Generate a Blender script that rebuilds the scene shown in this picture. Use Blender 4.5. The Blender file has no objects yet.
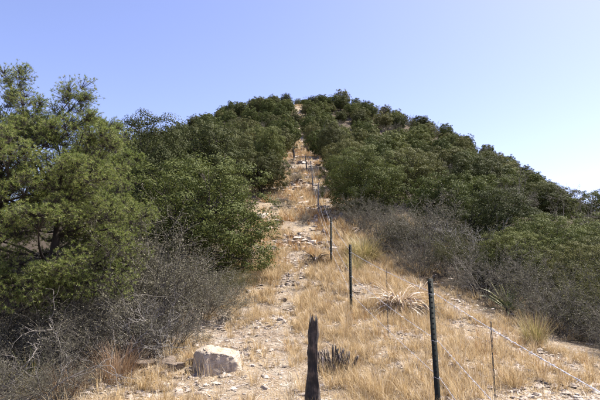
import bpy, math, random
import numpy as np
from mathutils import Vector, Matrix, Euler

R = math.radians
scene = bpy.context.scene
COL = scene.collection

# ------------------------------------------------------------------ camera
EYE = 1.65
cam_d = bpy.data.cameras.new("camera")
cam_d.lens = 28.8
cam_d.sensor_width = 36.0
cam_d.clip_start = 0.05
cam_d.clip_end = 5000
cam = bpy.data.objects.new("camera", cam_d)
cam.location = (0, 0, EYE)
cam.rotation_euler = (R(99.0), 0, 0)
COL.objects.link(cam)
scene.camera = cam

# ------------------------------------------------------------------ sky and sun
SUN_EL, SUN_AZ = R(58), R(63)        # azimuth measured from +Y (view direction) towards +X (right)
world = bpy.data.worlds.new("World")
scene.world = world
world.use_nodes = True
wn = world.node_tree
sky = wn.nodes.new("ShaderNodeTexSky")
sky.sky_type = 'NISHITA'
sky.sun_disc = False
sky.sun_elevation = SUN_EL
sky.sun_rotation = SUN_AZ
sky.altitude = 1800
sky.air_density = 1.0
sky.dust_density = 3.0
sky.ozone_density = 4.0
bg = wn.nodes["Background"]
bg.inputs["Strength"].default_value = 0.118
tint = wn.nodes.new("ShaderNodeMix"); tint.data_type = 'RGBA'; tint.blend_type = 'MULTIPLY'      # the photograph's white balance
tint.inputs[0].default_value = 1.0
tint.inputs[7].default_value = (1.22, 0.955, 1.0, 1)
wn.links.new(sky.outputs[0], tint.inputs[6])
wn.links.new(tint.outputs[2], bg.inputs[0])

sun_d = bpy.data.lights.new("sun", 'SUN')
sun_d.energy = 5.0
sun_d.angle = R(0.53)
sun_d.color = (1.0, 0.94, 0.85)
sun = bpy.data.objects.new("sun", sun_d)
sv = Vector((math.sin(SUN_AZ) * math.cos(SUN_EL), math.cos(SUN_AZ) * math.cos(SUN_EL), math.sin(SUN_EL)))
sun.rotation_euler = sv.to_track_quat('Z', 'Y').to_euler()
sun.location = (40, 10, 60)
COL.objects.link(sun)

vs = scene.view_settings
vs.view_transform = 'Standard'
vs.look = 'None'
vs.exposure = 1.3
vs.gamma = 1.0
scene.cycles.max_bounces = 6
scene.cycles.diffuse_bounces = 3
scene.cycles.transmission_bounces = 4
scene.cycles.transparent_max_bounces = 4

# ------------------------------------------------------------------ mesh helpers
def mk(name, V, quads=None, tris=None, mat=None, smooth=False):
    me = bpy.data.meshes.new(name)
    V = np.ascontiguousarray(V, dtype=np.float32).reshape(-1, 3)
    me.vertices.add(len(V))
    me.vertices.foreach_set("co", V.ravel())
    li, st, n = [], [], 0
    for F, k in ((quads, 4), (tris, 3)):
        if F is not None and len(F):
            F = np.asarray(F, dtype=np.int32).reshape(-1, k)
            li.append(F.ravel())
            st.append(n + np.arange(len(F), dtype=np.int32) * k)
            n += F.size
    li = np.concatenate(li); st = np.concatenate(st)
    me.loops.add(n)
    me.loops.foreach_set("vertex_index", li)
    me.polygons.add(len(st))
    me.polygons.foreach_set("loop_start", st)
    me.update(calc_edges=True)
    if smooth:
        me.polygons.foreach_set("use_smooth", np.ones(len(st), dtype=bool))
    if mat:
        me.materials.append(mat)
    return me

def obj(name, me, parent=None, loc=(0, 0, 0), rot=(0, 0, 0), scale=(1, 1, 1)):
    o = bpy.data.objects.new(name, me)
    o.location = loc; o.rotation_euler = rot; o.scale = scale
    COL.objects.link(o)
    if parent is not None:
        o.parent = parent
    return o

def tag(o, label=None, cat=None, group=None, kind=None):
    if label: o["label"] = label
    if cat: o["category"] = cat
    if group: o["group"] = group
    if kind: o["kind"] = kind
    return o

def unit(a):
    return a / np.maximum(np.linalg.norm(a, axis=-1, keepdims=True), 1e-9)

def rand_dirs(rng, n):
    return unit(rng.normal(size=(n, 3)))

class Acc:
    """collects vertices and faces of one mesh"""
    def __init__(s): s.V = []; s.Q = []; s.T = []; s.n = 0
    def add(s, V, Q=None, T=None):
        V = np.asarray(V, float).reshape(-1, 3)
        if Q is not None: s.Q.append(np.asarray(Q).reshape(-1, 4) + s.n)
        if T is not None: s.T.append(np.asarray(T).reshape(-1, 3) + s.n)
        s.V.append(V); s.n += len(V)
    def mesh(s, name, mat, smooth=False):
        return mk(name, np.concatenate(s.V), np.concatenate(s.Q) if s.Q else None, np.concatenate(s.T) if s.T else None, mat, smooth)

def tube(acc, P, rad, sides=6, cap=True):
    """one connected tapered tube along the points P"""
    P = np.asarray(P, float); n = len(P)
    rad = np.broadcast_to(np.asarray(rad, float), (n,))
    T = np.gradient(P, axis=0); T = unit(T)
    ref = np.array([0.31, 0.17, 0.93]) if abs(T[0][2]) < 0.8 else np.array([0.95, 0.2, 0.1])
    V = []
    A = unit(np.cross(T[0], ref))
    ang = np.arange(sides) / sides * 2 * np.pi
    for i in range(n):
        A = unit(A - T[i] * np.dot(A, T[i])); B = np.cross(T[i], A)
        V.append(P[i] + rad[i] * (np.cos(ang)[:, None] * A + np.sin(ang)[:, None] * B))
    Q = []
    for i in range(n - 1):
        for k in range(sides):
            k2 = (k + 1) % sides
            Q.append((i * sides + k, i * sides + k2, (i + 1) * sides + k2, (i + 1) * sides + k))
    V = np.concatenate(V); T3 = None
    if cap:
        V = np.concatenate([V, P[-1:], P[:1]])
        T3 = [((n - 1) * sides + k, (n - 1) * sides + (k + 1) % sides, n * sides) for k in range(sides)]
        T3 += [((k + 1) % sides, k, n * sides + 1) for k in range(sides)]
    acc.add(V, Q, T3)

def sticks(acc, P0, P1, r0, r1, sides=3):
    """many thin straight twigs at once"""
    P0 = np.asarray(P0, float); P1 = np.asarray(P1, float); n = len(P0)
    r0 = np.broadcast_to(np.asarray(r0, float), (n,)); r1 = np.broadcast_to(np.asarray(r1, float), (n,))
    T = unit(P1 - P0)
    ref = np.where(np.abs(T[:, 2:3]) < 0.8, np.array([[0, 0, 1.0]]), np.array([[1.0, 0, 0]]))
    A = unit(np.cross(T, ref)); B = np.cross(T, A)
    V = np.zeros((n, 2 * sides, 3))
    for k in range(sides):
        a = k / sides * 2 * math.pi
        d = math.cos(a) * A + math.sin(a) * B
        V[:, k] = P0 + d * r0[:, None]; V[:, sides + k] = P1 + d * r1[:, None]
    base = (np.arange(n) * 2 * sides)[:, None]
    Q = np.concatenate([base + np.array([[k, (k + 1) % sides, sides + (k + 1) % sides, sides + k]]) for k in range(sides)])
    acc.add(V, Q)

def leaves(acc, C, N, size, aspect, rng):
    """flat rhombic leaves centred on C facing N"""
    n = len(C); N = unit(N)
    A = unit(np.cross(N, rand_dirs(rng, n))); B = np.cross(N, A)
    s = np.asarray(size)[:, None] if np.ndim(size) else size
    L = A * s * 0.5; W = B * s * aspect * 0.5
    sk = rng.uniform(-0.25, 0.25, (n, 1)) * s * N
    V = np.stack([C - L, C + W + L * 0.15 + sk, C + L, C - W + L * 0.15 + sk], 1)
    acc.add(V, np.arange(n * 4).reshape(n, 4))

def needles(acc, C, D, length, width, per, rng):
    """tufts of thin needles rooted at C fanning about D"""
    n = len(C)
    C = np.repeat(C, per, 0); D = np.repeat(D, per, 0); m = n * per
    d = unit(D * 0.75 + rand_dirs(rng, m) * 0.95)
    L = np.repeat(length, per) if np.ndim(length) else np.full(m, length)
    L = L * rng.uniform(0.65, 1.1, m)
    W = unit(np.cross(d, rand_dirs(rng, m))) * width * 0.5
    off = d * (L * 0.08)[:, None]
    V = np.stack([C - W + off, C + W + off, C + d * L[:, None]], 1)
    acc.add(V, T=np.arange(m * 3).reshape(m, 3))

def blades(acc, Bp, az, lean, h, width, droop, rng):
    """curved grass blades: base point, azimuth, lean, height, width"""
    n = len(Bp)
    o = np.stack([np.cos(az), np.sin(az), np.zeros(n)], 1)
    s = np.stack([-np.sin(az + rng.normal(0, .5, n)), np.cos(az), np.zeros(n)], 1)
    up = np.array([0, 0, 1.0])
    w = (width * 0.5)[:, None] if np.ndim(width) else width * 0.5
    h = h[:, None]; lean = lean[:, None]; droop = droop[:, None] if np.ndim(droop) else droop
    M = Bp + h * 0.55 * (o * np.sin(lean) + up * np.cos(lean))
    l2 = lean + droop
    Tp = M + h * 0.5 * (o * np.sin(l2) + up * np.cos(l2))
    V = np.stack([Bp - s * w, Bp + s * w, M + s * w * 0.8, M - s * w * 0.8, Tp], 1)
    i = (np.arange(n) * 5)[:, None]
    acc.add(V, i + np.array([[0, 1, 2, 3]]), i + np.array([[3, 2, 4]]))

# ------------------------------------------------------------------ materials
def new_mat(name):
    m = bpy.data.materials.new(name); m.use_nodes = True
    nt = m.node_tree
    return m, nt, nt.nodes["Principled BSDF"]

def ramp(nt, stops, interp='LINEAR'):
    r = nt.nodes.new("ShaderNodeValToRGB")
    r.color_ramp.interpolation = interp
    e = r.color_ramp.elements
    while len(e) < len(stops): e.new(0.5)
    for k, (p, c) in enumerate(stops):
        e[k].position = p; e[k].color = (*c, 1)
    return r

def mixc(nt, fac, a, b, mode='MIX'):
    m = nt.nodes.new("ShaderNodeMix"); m.data_type = 'RGBA'; m.blend_type = mode
    for k, v in ((0, fac), (6, a), (7, b)):
        if isinstance(v, (int, float)): m.inputs[k].default_value = v
        elif isinstance(v, tuple): m.inputs[k].default_value = (*v, 1)
        else: nt.links.new(v, m.inputs[k])
    return m.outputs[2]

def noise(nt, scale, detail=4, rough=0.55, coord=None):
    n = nt.nodes.new("ShaderNodeTexNoise")
    n.inputs["Scale"].default_value = scale; n.inputs["Detail"].default_value = detail
    n.inputs["Roughness"].default_value = rough
    if coord is not None: nt.links.new(coord, n.inputs["Vector"])
    return n

def coords(nt, out="Object"):
    return nt.nodes.new("ShaderNodeTexCoord").outputs[out]

def bump(nt, h, strength, dist, bs):
    b = nt.nodes.new("ShaderNodeBump")
    b.inputs["Strength"].default_value = strength; b.inputs["Distance"].default_value = dist
    nt.links.new(h, b.inputs["Height"]); nt.links.new(b.outputs[0], bs.inputs["Normal"])

def leaf_mat(name, stops, rough=0.55, trans=0.25, per_obj=0.5, spec=0.35):
    """many leaves in one mesh: colour varies from leaf to leaf and from plant to plant"""
    m, nt, bs = new_mat(name)
    g = nt.nodes.new("ShaderNodeNewGeometry"); oi = nt.nodes.new("ShaderNodeObjectInfo")
    mr = nt.nodes.new("ShaderNodeMix"); mr.data_type = 'FLOAT'
    mr.inputs[0].default_value = per_obj
    nt.links.new(g.outputs["Random Per Island"], mr.inputs[2]); nt.links.new(oi.outputs["Random"], mr.inputs[3])
    r = ramp(nt, stops)
    nt.links.new(mr.outputs[0], r.inputs[0])
    c = r.outputs[0]
    nt.links.new(c, bs.inputs["Base Color"])
    bs.inputs["Roughness"].default_value = rough
    bs.inputs["Specular IOR Level"].default_value = spec
    if trans > 0:
        tb = nt.nodes.new("ShaderNodeBsdfTranslucent"); nt.links.new(c, tb.inputs[0])
        mx = nt.nodes.new("ShaderNodeMixShader"); mx.inputs[0].default_value = trans
        nt.links.new(bs.outputs[0], mx.inputs[1]); nt.links.new(tb.outputs[0], mx.inputs[2])
        nt.links.new(mx.outputs[0], nt.nodes["Material Output"].inputs[0])
    return m

def stone_mat(name, stops, scale=6.0, bumpd=0.02, bs_strength=0.8):
    m, nt, bs = new_mat(name)
    co = coords(nt); oi = nt.nodes.new("ShaderNodeObjectInfo"); g = nt.nodes.new("ShaderNodeNewGeometry")
    n1 = noise(nt, scale, 8, 0.65, co); n2 = noise(nt, scale * 5, 5, 0.6, co)
    r = ramp(nt, stops); nt.links.new(n1.outputs[0], r.inputs[0])
    c = mixc(nt, 0.5, r.outputs[0], mixc(nt, n2.outputs[0], (0.35, 0.3, 0.26), (1.0, 0.98, 0.95)), 'MULTIPLY')
    rr = ramp(nt, [(0, (0.62, 0.58, 0.54)), (1, (1.12, 1.06, 1.0))])
    ad = nt.nodes.new("ShaderNodeMath"); ad.operation = 'ADD'
    nt.links.new(oi.outputs["Random"], ad.inputs[0]); nt.links.new(g.outputs["Random Per Island"], ad.inputs[1])
    fr = nt.nodes.new("ShaderNodeMath"); fr.operation = 'FRACT'; nt.links.new(ad.outputs[0], fr.inputs[0])
    nt.links.new(fr.outputs[0], rr.inputs[0])
    c = mixc(nt, 1.0, c, rr.outputs[0], 'MULTIPLY')
    nt.links.new(c, bs.inputs["Base Color"]); bs.inputs["Roughness"].default_value = 0.9
    bs.inputs["Specular IOR Level"].default_value = 0.2
    bump(nt, n2.outputs[0], bs_strength, bumpd, bs)
    return m

def bark_mat(name, a, b, scale=9):
    m, nt, bs = new_mat(name)
    co = coords(nt)
    mp = nt.nodes.new("ShaderNodeMapping"); mp.inputs["Scale"].default_value = (1, 1, 0.25)
    nt.links.new(co, mp.inputs[0])
    n1 = noise(nt, scale, 6, 0.65, mp.outputs[0])
    r = ramp(nt, [(0.3, a), (0.7, b)]); nt.links.new(n1.outputs[0], r.inputs[0])
    nt.links.new(r.outputs[0], bs.inputs["Base Color"]); bs.inputs["Roughness"].default_value = 0.9
    bs.inputs["Specular IOR Level"].default_value = 0.2
    bump(nt, n1.outputs[0], 0.8, 0.02, bs)
    return m

ORD = ['leftmost', 'second from left', 'third from left', 'fourth from left', 'fifth from left', 'sixth from left', 'seventh from left', 'eighth from left',
       'ninth from left', 'tenth from left', 'eleventh from left', 'twelfth from left', 'thirteenth from left', 'fourteenth from left', 'fifteenth from left', 'sixteenth from left']
def order_labels(items):
    """items: (picture column, object); things that share a label are told apart by their order from the left"""
    by = {}
    for px, o in items: by.setdefault(o["label"], []).append((px, o))
    for lb, l in by.items():
        if len(l) == 1: continue
        l.sort(key=lambda q: q[0])
        for k, (px, o) in enumerate(l):
            o["label"] = lb + ', ' + ('rightmost' if k == len(l) - 1 else ORD[min(k, len(ORD) - 1)]) + (' of its kind' if len(lb.split()) < 10 else '')

M = {}
M['oak_leaf'] = leaf_mat('oak_leaf', [(0, (0.032, 0.041, 0.013)), (0.5, (0.075, 0.084, 0.026)), (1, (0.145, 0.143, 0.049))], spec=0.10, rough=0.65, per_obj=0.68, trans=0.2)
M['oak_leaf_bright'] = leaf_mat('oak_leaf_bright', [(0, (0.042, 0.057, 0.016)), (0.5, (0.091, 0.110, 0.029)), (1, (0.168, 0.174, 0.054))], per_obj=0.45, spec=0.10, rough=0.65, trans=0.22)
M['oak_leaf_olive'] = leaf_mat('oak_leaf_olive', [(0, (0.054, 0.060, 0.020)), (0.5, (0.106, 0.107, 0.036)), (1, (0.175, 0.168, 0.060))], spec=0.10, rough=0.65, per_obj=0.68, trans=0.2)
M['pine_needle'] = leaf_mat('pine_needle', [(0, (0.070, 0.105, 0.022)), (0.45, (0.165, 0.215, 0.046)), (0.85, (0.28, 0.30, 0.085)), (1, (0.42, 0.36, 0.18))], per_obj=0.1, trans=0.35, spec=0.4)
M['bark'] = bark_mat('bark', (0.028, 0.023, 0.020), (0.085, 0.07, 0.06))
M['twig'] = leaf_mat('twig', [(0, (0.052, 0.046, 0.036)), (0.5, (0.108, 0.097, 0.079)), (1, (0.25, 0.228, 0.195))], trans=0.0, per_obj=0.3, rough=0.8, spec=0.2)
M['pale_twig'] = leaf_mat('pale_twig', [(0, (0.17, 0.155, 0.14)), (0.5, (0.28, 0.26, 0.24)), (1, (0.45, 0.42, 0.39))], trans=0.0, per_obj=0.2, rough=0.8, spec=0.2)
M['shrub_leaf'] = leaf_mat('shrub_leaf', [(0, (0.078, 0.074, 0.044)), (0.6, (0.15, 0.14, 0.092)), (1, (0.26, 0.235, 0.175))], trans=0.15, per_obj=0.3, rough=0.7, spec=0.2)
M['deadwood'] = bark_mat('deadwood', (0.07, 0.06, 0.052), (0.33, 0.30, 0.265), 22)
M['straw'] = leaf_mat('straw', [(0, (0.29, 0.19, 0.085)), (0.4, (0.47, 0.345, 0.175)), (0.8, (0.61, 0.48, 0.28)), (1, (0.69, 0.60, 0.45))], trans=0.3, per_obj=0.0, rough=0.6, spec=0.3)
M['straw_rust'] = leaf_mat('straw_rust', [(0, (0.15, 0.085, 0.045)), (0.6, (0.28, 0.18, 0.10)), (1, (0.42, 0.31, 0.19))], trans=0.2, per_obj=0.0, rough=0.6)
M['straw_green'] = leaf_mat('straw_green', [(0, (0.15, 0.145, 0.045)), (0.5, (0.32, 0.265, 0.11)), (1, (0.52, 0.42, 0.24))], trans=0.3, per_obj=0.0, rough=0.5)
M['straw_orange'] = leaf_mat('straw_orange', [(0, (0.22, 0.115, 0.045)), (0.6, (0.42, 0.25, 0.10)), (1, (0.54, 0.38, 0.19))], trans=0.3, per_obj=0.0, rough=0.6)
M['stone_dark'] = stone_mat('stone_dark', [(0.25, (0.12, 0.095, 0.075)), (0.55, (0.28, 0.24, 0.20)), (0.8, (0.46, 0.42, 0.37))], 3, 0.03)
M['litter'] = leaf_mat('litter', [(0, (0.22, 0.17, 0.13)), (0.5, (0.45, 0.36, 0.27)), (1, (0.68, 0.62, 0.54))], trans=0.1, per_obj=0.0, rough=0.8)
M['sotol_pale'] = leaf_mat('sotol_pale', [(0, (0.36, 0.24, 0.13)), (0.5, (0.52, 0.41, 0.28)), (1, (0.70, 0.64, 0.55))], trans=0.15, per_obj=1.0, rough=0.5)
M['sotol_burnt'] = leaf_mat('sotol_burnt', [(0, (0.018, 0.015, 0.013)), (0.6, (0.07, 0.055, 0.045)), (0.8, (0.25, 0.20, 0.16)), (1, (0.5, 0.44, 0.38))], trans=0.0, per_obj=1.0, rough=0.8)
M['sotol_green'] = leaf_mat('sotol_green', [(0, (0.10, 0.14, 0.05)), (0.6, (0.19, 0.22, 0.09)), (1, (0.42, 0.38, 0.2))], trans=0.15, per_obj=1.0, rough=0.45)
M['stone'] = stone_mat('stone', [(0.25, (0.32, 0.285, 0.25)), (0.55, (0.54, 0.50, 0.46)), (0.8, (0.68, 0.645, 0.60))], 5, 0.012)
M['stone_tan'] = stone_mat('stone_tan', [(0.25, (0.27, 0.20, 0.135)), (0.55, (0.50, 0.42, 0.33)), (0.8, (0.66, 0.60, 0.51))], 4, 0.02)

def char_mat():
    m, nt, bs = new_mat('charred_wood')
    co = coords(nt)
    mp = nt.nodes.new("ShaderNodeMapping"); mp.inputs["Scale"].default_value = (1, 1, 0.12); nt.links.new(co, mp.inputs[0])
    n1 = noise(nt, 55, 6, 0.7, mp.outputs[0])
    n2 = noise(nt, 9, 4, 0.6, co)
    r = ramp(nt, [(0.38, (0.007, 0.006, 0.005)), (0.52, (0.03, 0.024, 0.02)), (0.6, (0.10, 0.075, 0.058)), (0.72, (0.22, 0.18, 0.15))])
    mm = nt.nodes.new("ShaderNodeMath"); mm.operation = 'MULTIPLY_ADD'; mm.inputs[1].default_value = 0.6
    nt.links.new(n2.outputs[0], mm.inputs[0])
    m2 = nt.nodes.new("ShaderNodeMath"); m2.operation = 'MULTIPLY'; m2.inputs[1].default_value = 0.45
    nt.links.new(n1.outputs[0], m2.inputs[0]); nt.links.new(m2.outputs[0], mm.inputs[2])
    nt.links.new(mm.outputs[0], r.inputs[0]); nt.links.new(r.outputs[0], bs.inputs["Base Color"])
    bs.inputs["Roughness"].default_value = 0.75
    bump(nt, n1.outputs[0], 1.0, 0.02, bs)
    return m
M['char'] = char_mat()
M['boulder'] = stone_mat('boulder_stone', [(0.28, (0.50, 0.38, 0.25)), (0.45, (0.88, 0.78, 0.63)), (0.7, (0.98, 0.93, 0.84))], 2.2, 0.05, 1.0)

def metal_mat(name, col, rough, metallic, rust=0.0):
    m, nt, bs = new_mat(name)
    co = coords(nt); n1 = noise(nt, 40, 5, 0.6, co)
    r = ramp(nt, [(0.45, col), (0.75, tuple(c * (1 - rust) + q * rust for c, q in zip(col, (0.16, 0.07, 0.03))))])
    nt.links.new(n1.outputs[0], r.inputs[0]); nt.links.new(r.outputs[0], bs.inputs["Base Color"])
    bs.inputs["Roughness"].default_value = rough; bs.inputs["Metallic"].default_value = metallic
    bs.inputs["Specular IOR Level"].default_value = 0.25
    return m
M['post_paint'] = metal_mat('post_paint', (0.007, 0.012, 0.010), 0.75, 0.0, 0.12)
M['wire'] = metal_mat('galvanised_wire', (0.55, 0.55, 0.57), 0.45, 0.35, 0.25)
M['stub_grey'] = bark_mat('stub_grey', (0.05, 0.04, 0.033), (0.24, 0.20, 0.165), 40)
M['grey_wood'] = bark_mat('grey_wood', (0.10, 0.095, 0.09), (0.26, 0.245, 0.23), 30)

def ground_mat():
    m, nt, bs = new_mat('stony_ground')
    co = coords(nt)
    big = noise(nt, 0.55, 5, 0.6, co); mid = noise(nt, 3.2, 6, 0.65, co); fine = noise(nt, 34, 6, 0.7, co)
    soil = ramp(nt, [(0.3, (0.15, 0.11, 0.078)), (0.5, (0.28, 0.22, 0.16)), (0.7, (0.40, 0.37, 0.31))])
    nt.links.new(mid.outputs[0], soil.inputs[0])
    straw = ramp(nt, [(0.35, (0.24, 0.18, 0.115)), (0.7, (0.42, 0.34, 0.23))]); nt.links.new(fine.outputs[0], straw.inputs[0])
    k = ramp(nt, [(0.42, (0, 0, 0)), (0.58, (1, 1, 1))]); nt.links.new(big.outputs[0], k.inputs[0])
    c = mixc(nt, k.outputs[0], soil.outputs[0], straw.outputs[0])
    vo = nt.nodes.new("ShaderNodeTexVoronoi"); vo.inputs["Scale"].default_value = 21; vo.inputs["Randomness"].default_value = 1.0
    wv = mixc(nt, 0.06, co, noise(nt, 30, 3, 0.6, co).outputs[1], 'ADD'); nt.links.new(wv, vo.inputs["Vector"])
    pk = ramp(nt, [(0.0, (1, 1, 1)), (0.32, (1, 1, 1)), (0.42, (0, 0, 0))]); nt.links.new(vo.outputs["Distance"], pk.inputs[0])
    sep = nt.nodes.new("ShaderNodeSeparateColor"); nt.links.new(vo.outputs["Color"], sep.inputs[0])
    sel = ramp(nt, [(0.62, (0, 0, 0)), (0.70, (1, 1, 1))]); nt.links.new(sep.outputs[0], sel.inputs[0])
    mu = nt.nodes.new("ShaderNodeMath"); mu.operation = 'MULTIPLY'
    nt.links.new(pk.outputs[0], mu.inputs[0]); nt.links.new(sel.outputs[0], mu.inputs[1])
    peb = ramp(nt, [(0, (0.26, 0.22, 0.18)), (1, (0.55, 0.51, 0.46))]); nt.links.new(sep.outputs[1], peb.inputs[0])
    c = mixc(nt, mu.outputs[0], c, peb.outputs[0])
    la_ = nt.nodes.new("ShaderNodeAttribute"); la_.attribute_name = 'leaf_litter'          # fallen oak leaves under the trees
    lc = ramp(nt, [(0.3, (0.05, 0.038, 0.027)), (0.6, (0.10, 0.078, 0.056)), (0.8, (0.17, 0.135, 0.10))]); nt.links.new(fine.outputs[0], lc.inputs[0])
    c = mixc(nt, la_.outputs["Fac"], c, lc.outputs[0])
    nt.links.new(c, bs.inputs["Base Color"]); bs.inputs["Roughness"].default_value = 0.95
    bs.inputs["Specular IOR Level"].default_value = 0.1
    ad = nt.nodes.new("ShaderNodeMath"); ad.operation = 'MULTIPLY_ADD'; ad.inputs[1].default_value = 0.6
    nt.links.new(mu.outputs[0], ad.inputs[0]); nt.links.new(fine.outputs[0], ad.inputs[2])
    bump(nt, ad.outputs[0], 0.9, 0.03, bs)
    return m
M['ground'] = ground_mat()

# ------------------------------------------------------------------ the hill
PY = [-400, -60, -20, 0, 2, 4.9, 9.4, 13.7, 18, 25, 35, 48, 60, 80, 95, 108, 130, 170, 250, 400, 900]
PZ = [-60, -6, -1.4, 0, .05, .25, .95, 2.0, 3.6, 6.3, 10.0, 14.6, 19.6, 30.2, 36.0, 37.5, 34, 15, -25, -60, -60]
_t = np.arange(-420, 900, 0.25); _z = np.interp(_t, PY, PZ)
for _ in range(3):
    _z = np.convolve(np.pad(_z, 4, mode='edge'), np.ones(9) / 9, 'valid')

def _hash(ix, iy, s):
    n = np.sin(ix * 127.1 + iy * 311.7 + s * 74.7) * 43758.5453
    return n - np.floor(n)

def vnoise(x, y, s=0):
    ix = np.floor(x); iy = np.floor(y); fx = x - ix; fy = y - iy
    fx = fx * fx * (3 - 2 * fx); fy = fy * fy * (3 - 2 * fy)
    a = _hash(ix, iy, s); b = _hash(ix + 1, iy, s); c = _hash(ix, iy + 1, s); d = _hash(ix + 1, iy + 1, s)
    return (a * (1 - fx) + b * fx) * (1 - fy) + (c * (1 - fx) + d * fx) * fy - 0.5

def ground(x, y):
    x = np.asarray(x, float); y = np.asarray(y, float)
    g = np.interp(y, _t, _z)
    xx = np.abs(x - 0.02 * y)
    z = g - 0.0135 * xx * xx / (1 + xx / 80)
    z = np.where(z < -40, -40 - 20 * (1 - np.exp(np.minimum(0, (z + 40) / 20))), z)
    d = np.hypot(x, y)
    z = z + 1.6 * vnoise(x / 17 + 3, y / 17, 1) * np.clip((d - 14) / 30, 0, 1)
    z = z + 0.35 * vnoise(x / 3.1, y / 3.1, 2) * np.clip((d - 2) / 12, 0.15, 1)
    z = z + 0.09 * vnoise(x / 0.7, y / 0.7, 3) + 0.04 * vnoise(x / 0.27, y / 0.27, 4)
    return z

def gz(x, y):
    return float(ground(x, y))

PITCH = R(9.0)
def project(x, y, z):
    """where a point falls in a 600 x 400 picture (used only to leave out what the frame cannot show)"""
    c, s = math.cos(PITCH), math.sin(PITCH)
    d = y * c + (z - EYE) * s; u = -y * s + (z - EYE) * c
    return 300 + 480 * x / d, 200 - 480 * u / d, d

# corridor of open ground along the fence
CY = [0, 4, 6, 8, 10, 12, 15, 20, 33, 48, 62, 75, 85, 100]
CL = [-2.6, -2.2, -1.7, -1.3, -1.25, -1.1, -1.0, -1.05, -1.1, -1.2, -1.0, -1.2, -2.6, -3]
CR = [4.6, 4.3, 4.0, 3.5, 2.9, 2.2, 1.5, 1.25, 1.6, 1.5, 0.9, 0.8, 0.8, 1]
def corridor(x, y, grow=0.0):
    return (x > np.interp(y, CY, CL) - grow) & (x < np.interp(y, CY, CR) + grow)

u = np.linspace(-1, 1, 480); gx = np.sinh(u * 7.2) / math.sinh(7.2) * 1500 + 0.3
v = np.linspace(0, 1, 620); gy = np.sinh(v * 6.6 - 1.6) / math.sinh(5.0) * 1500 + 6.5
GX, GY = np.meshgrid(gx, gy)
GZ = ground(GX, GY)
nx, ny = len(gx), len(gy)
ii = (np.arange(ny - 1)[:, None] * nx + np.arange(nx - 1)[None, :]).ravel()
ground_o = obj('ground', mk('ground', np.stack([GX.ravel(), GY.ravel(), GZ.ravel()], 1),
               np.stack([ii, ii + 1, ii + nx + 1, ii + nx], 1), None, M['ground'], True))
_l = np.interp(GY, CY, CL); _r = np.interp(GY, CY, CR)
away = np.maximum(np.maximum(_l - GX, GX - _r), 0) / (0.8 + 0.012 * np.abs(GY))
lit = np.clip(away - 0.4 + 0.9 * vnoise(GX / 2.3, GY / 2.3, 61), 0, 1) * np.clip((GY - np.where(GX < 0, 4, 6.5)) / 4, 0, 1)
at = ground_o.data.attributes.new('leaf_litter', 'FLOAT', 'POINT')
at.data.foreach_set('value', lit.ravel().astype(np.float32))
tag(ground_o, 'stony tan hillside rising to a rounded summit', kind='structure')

# ------------------------------------------------------------------ trees
def bent(p0, p1, rng, n=5, wob=0.08, sag=0.0):
    t = np.linspace(0, 1, n)[:, None]
    L = np.linalg.norm(p1 - p0)
    P = p0 + (p1 - p0) * t
    P = P + np.sin(t * np.pi) * (rng.normal(size=3) * wob * L)[None] + np.sin(t * np.pi) * np.array([0, 0, sag * L])
    return P

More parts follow.
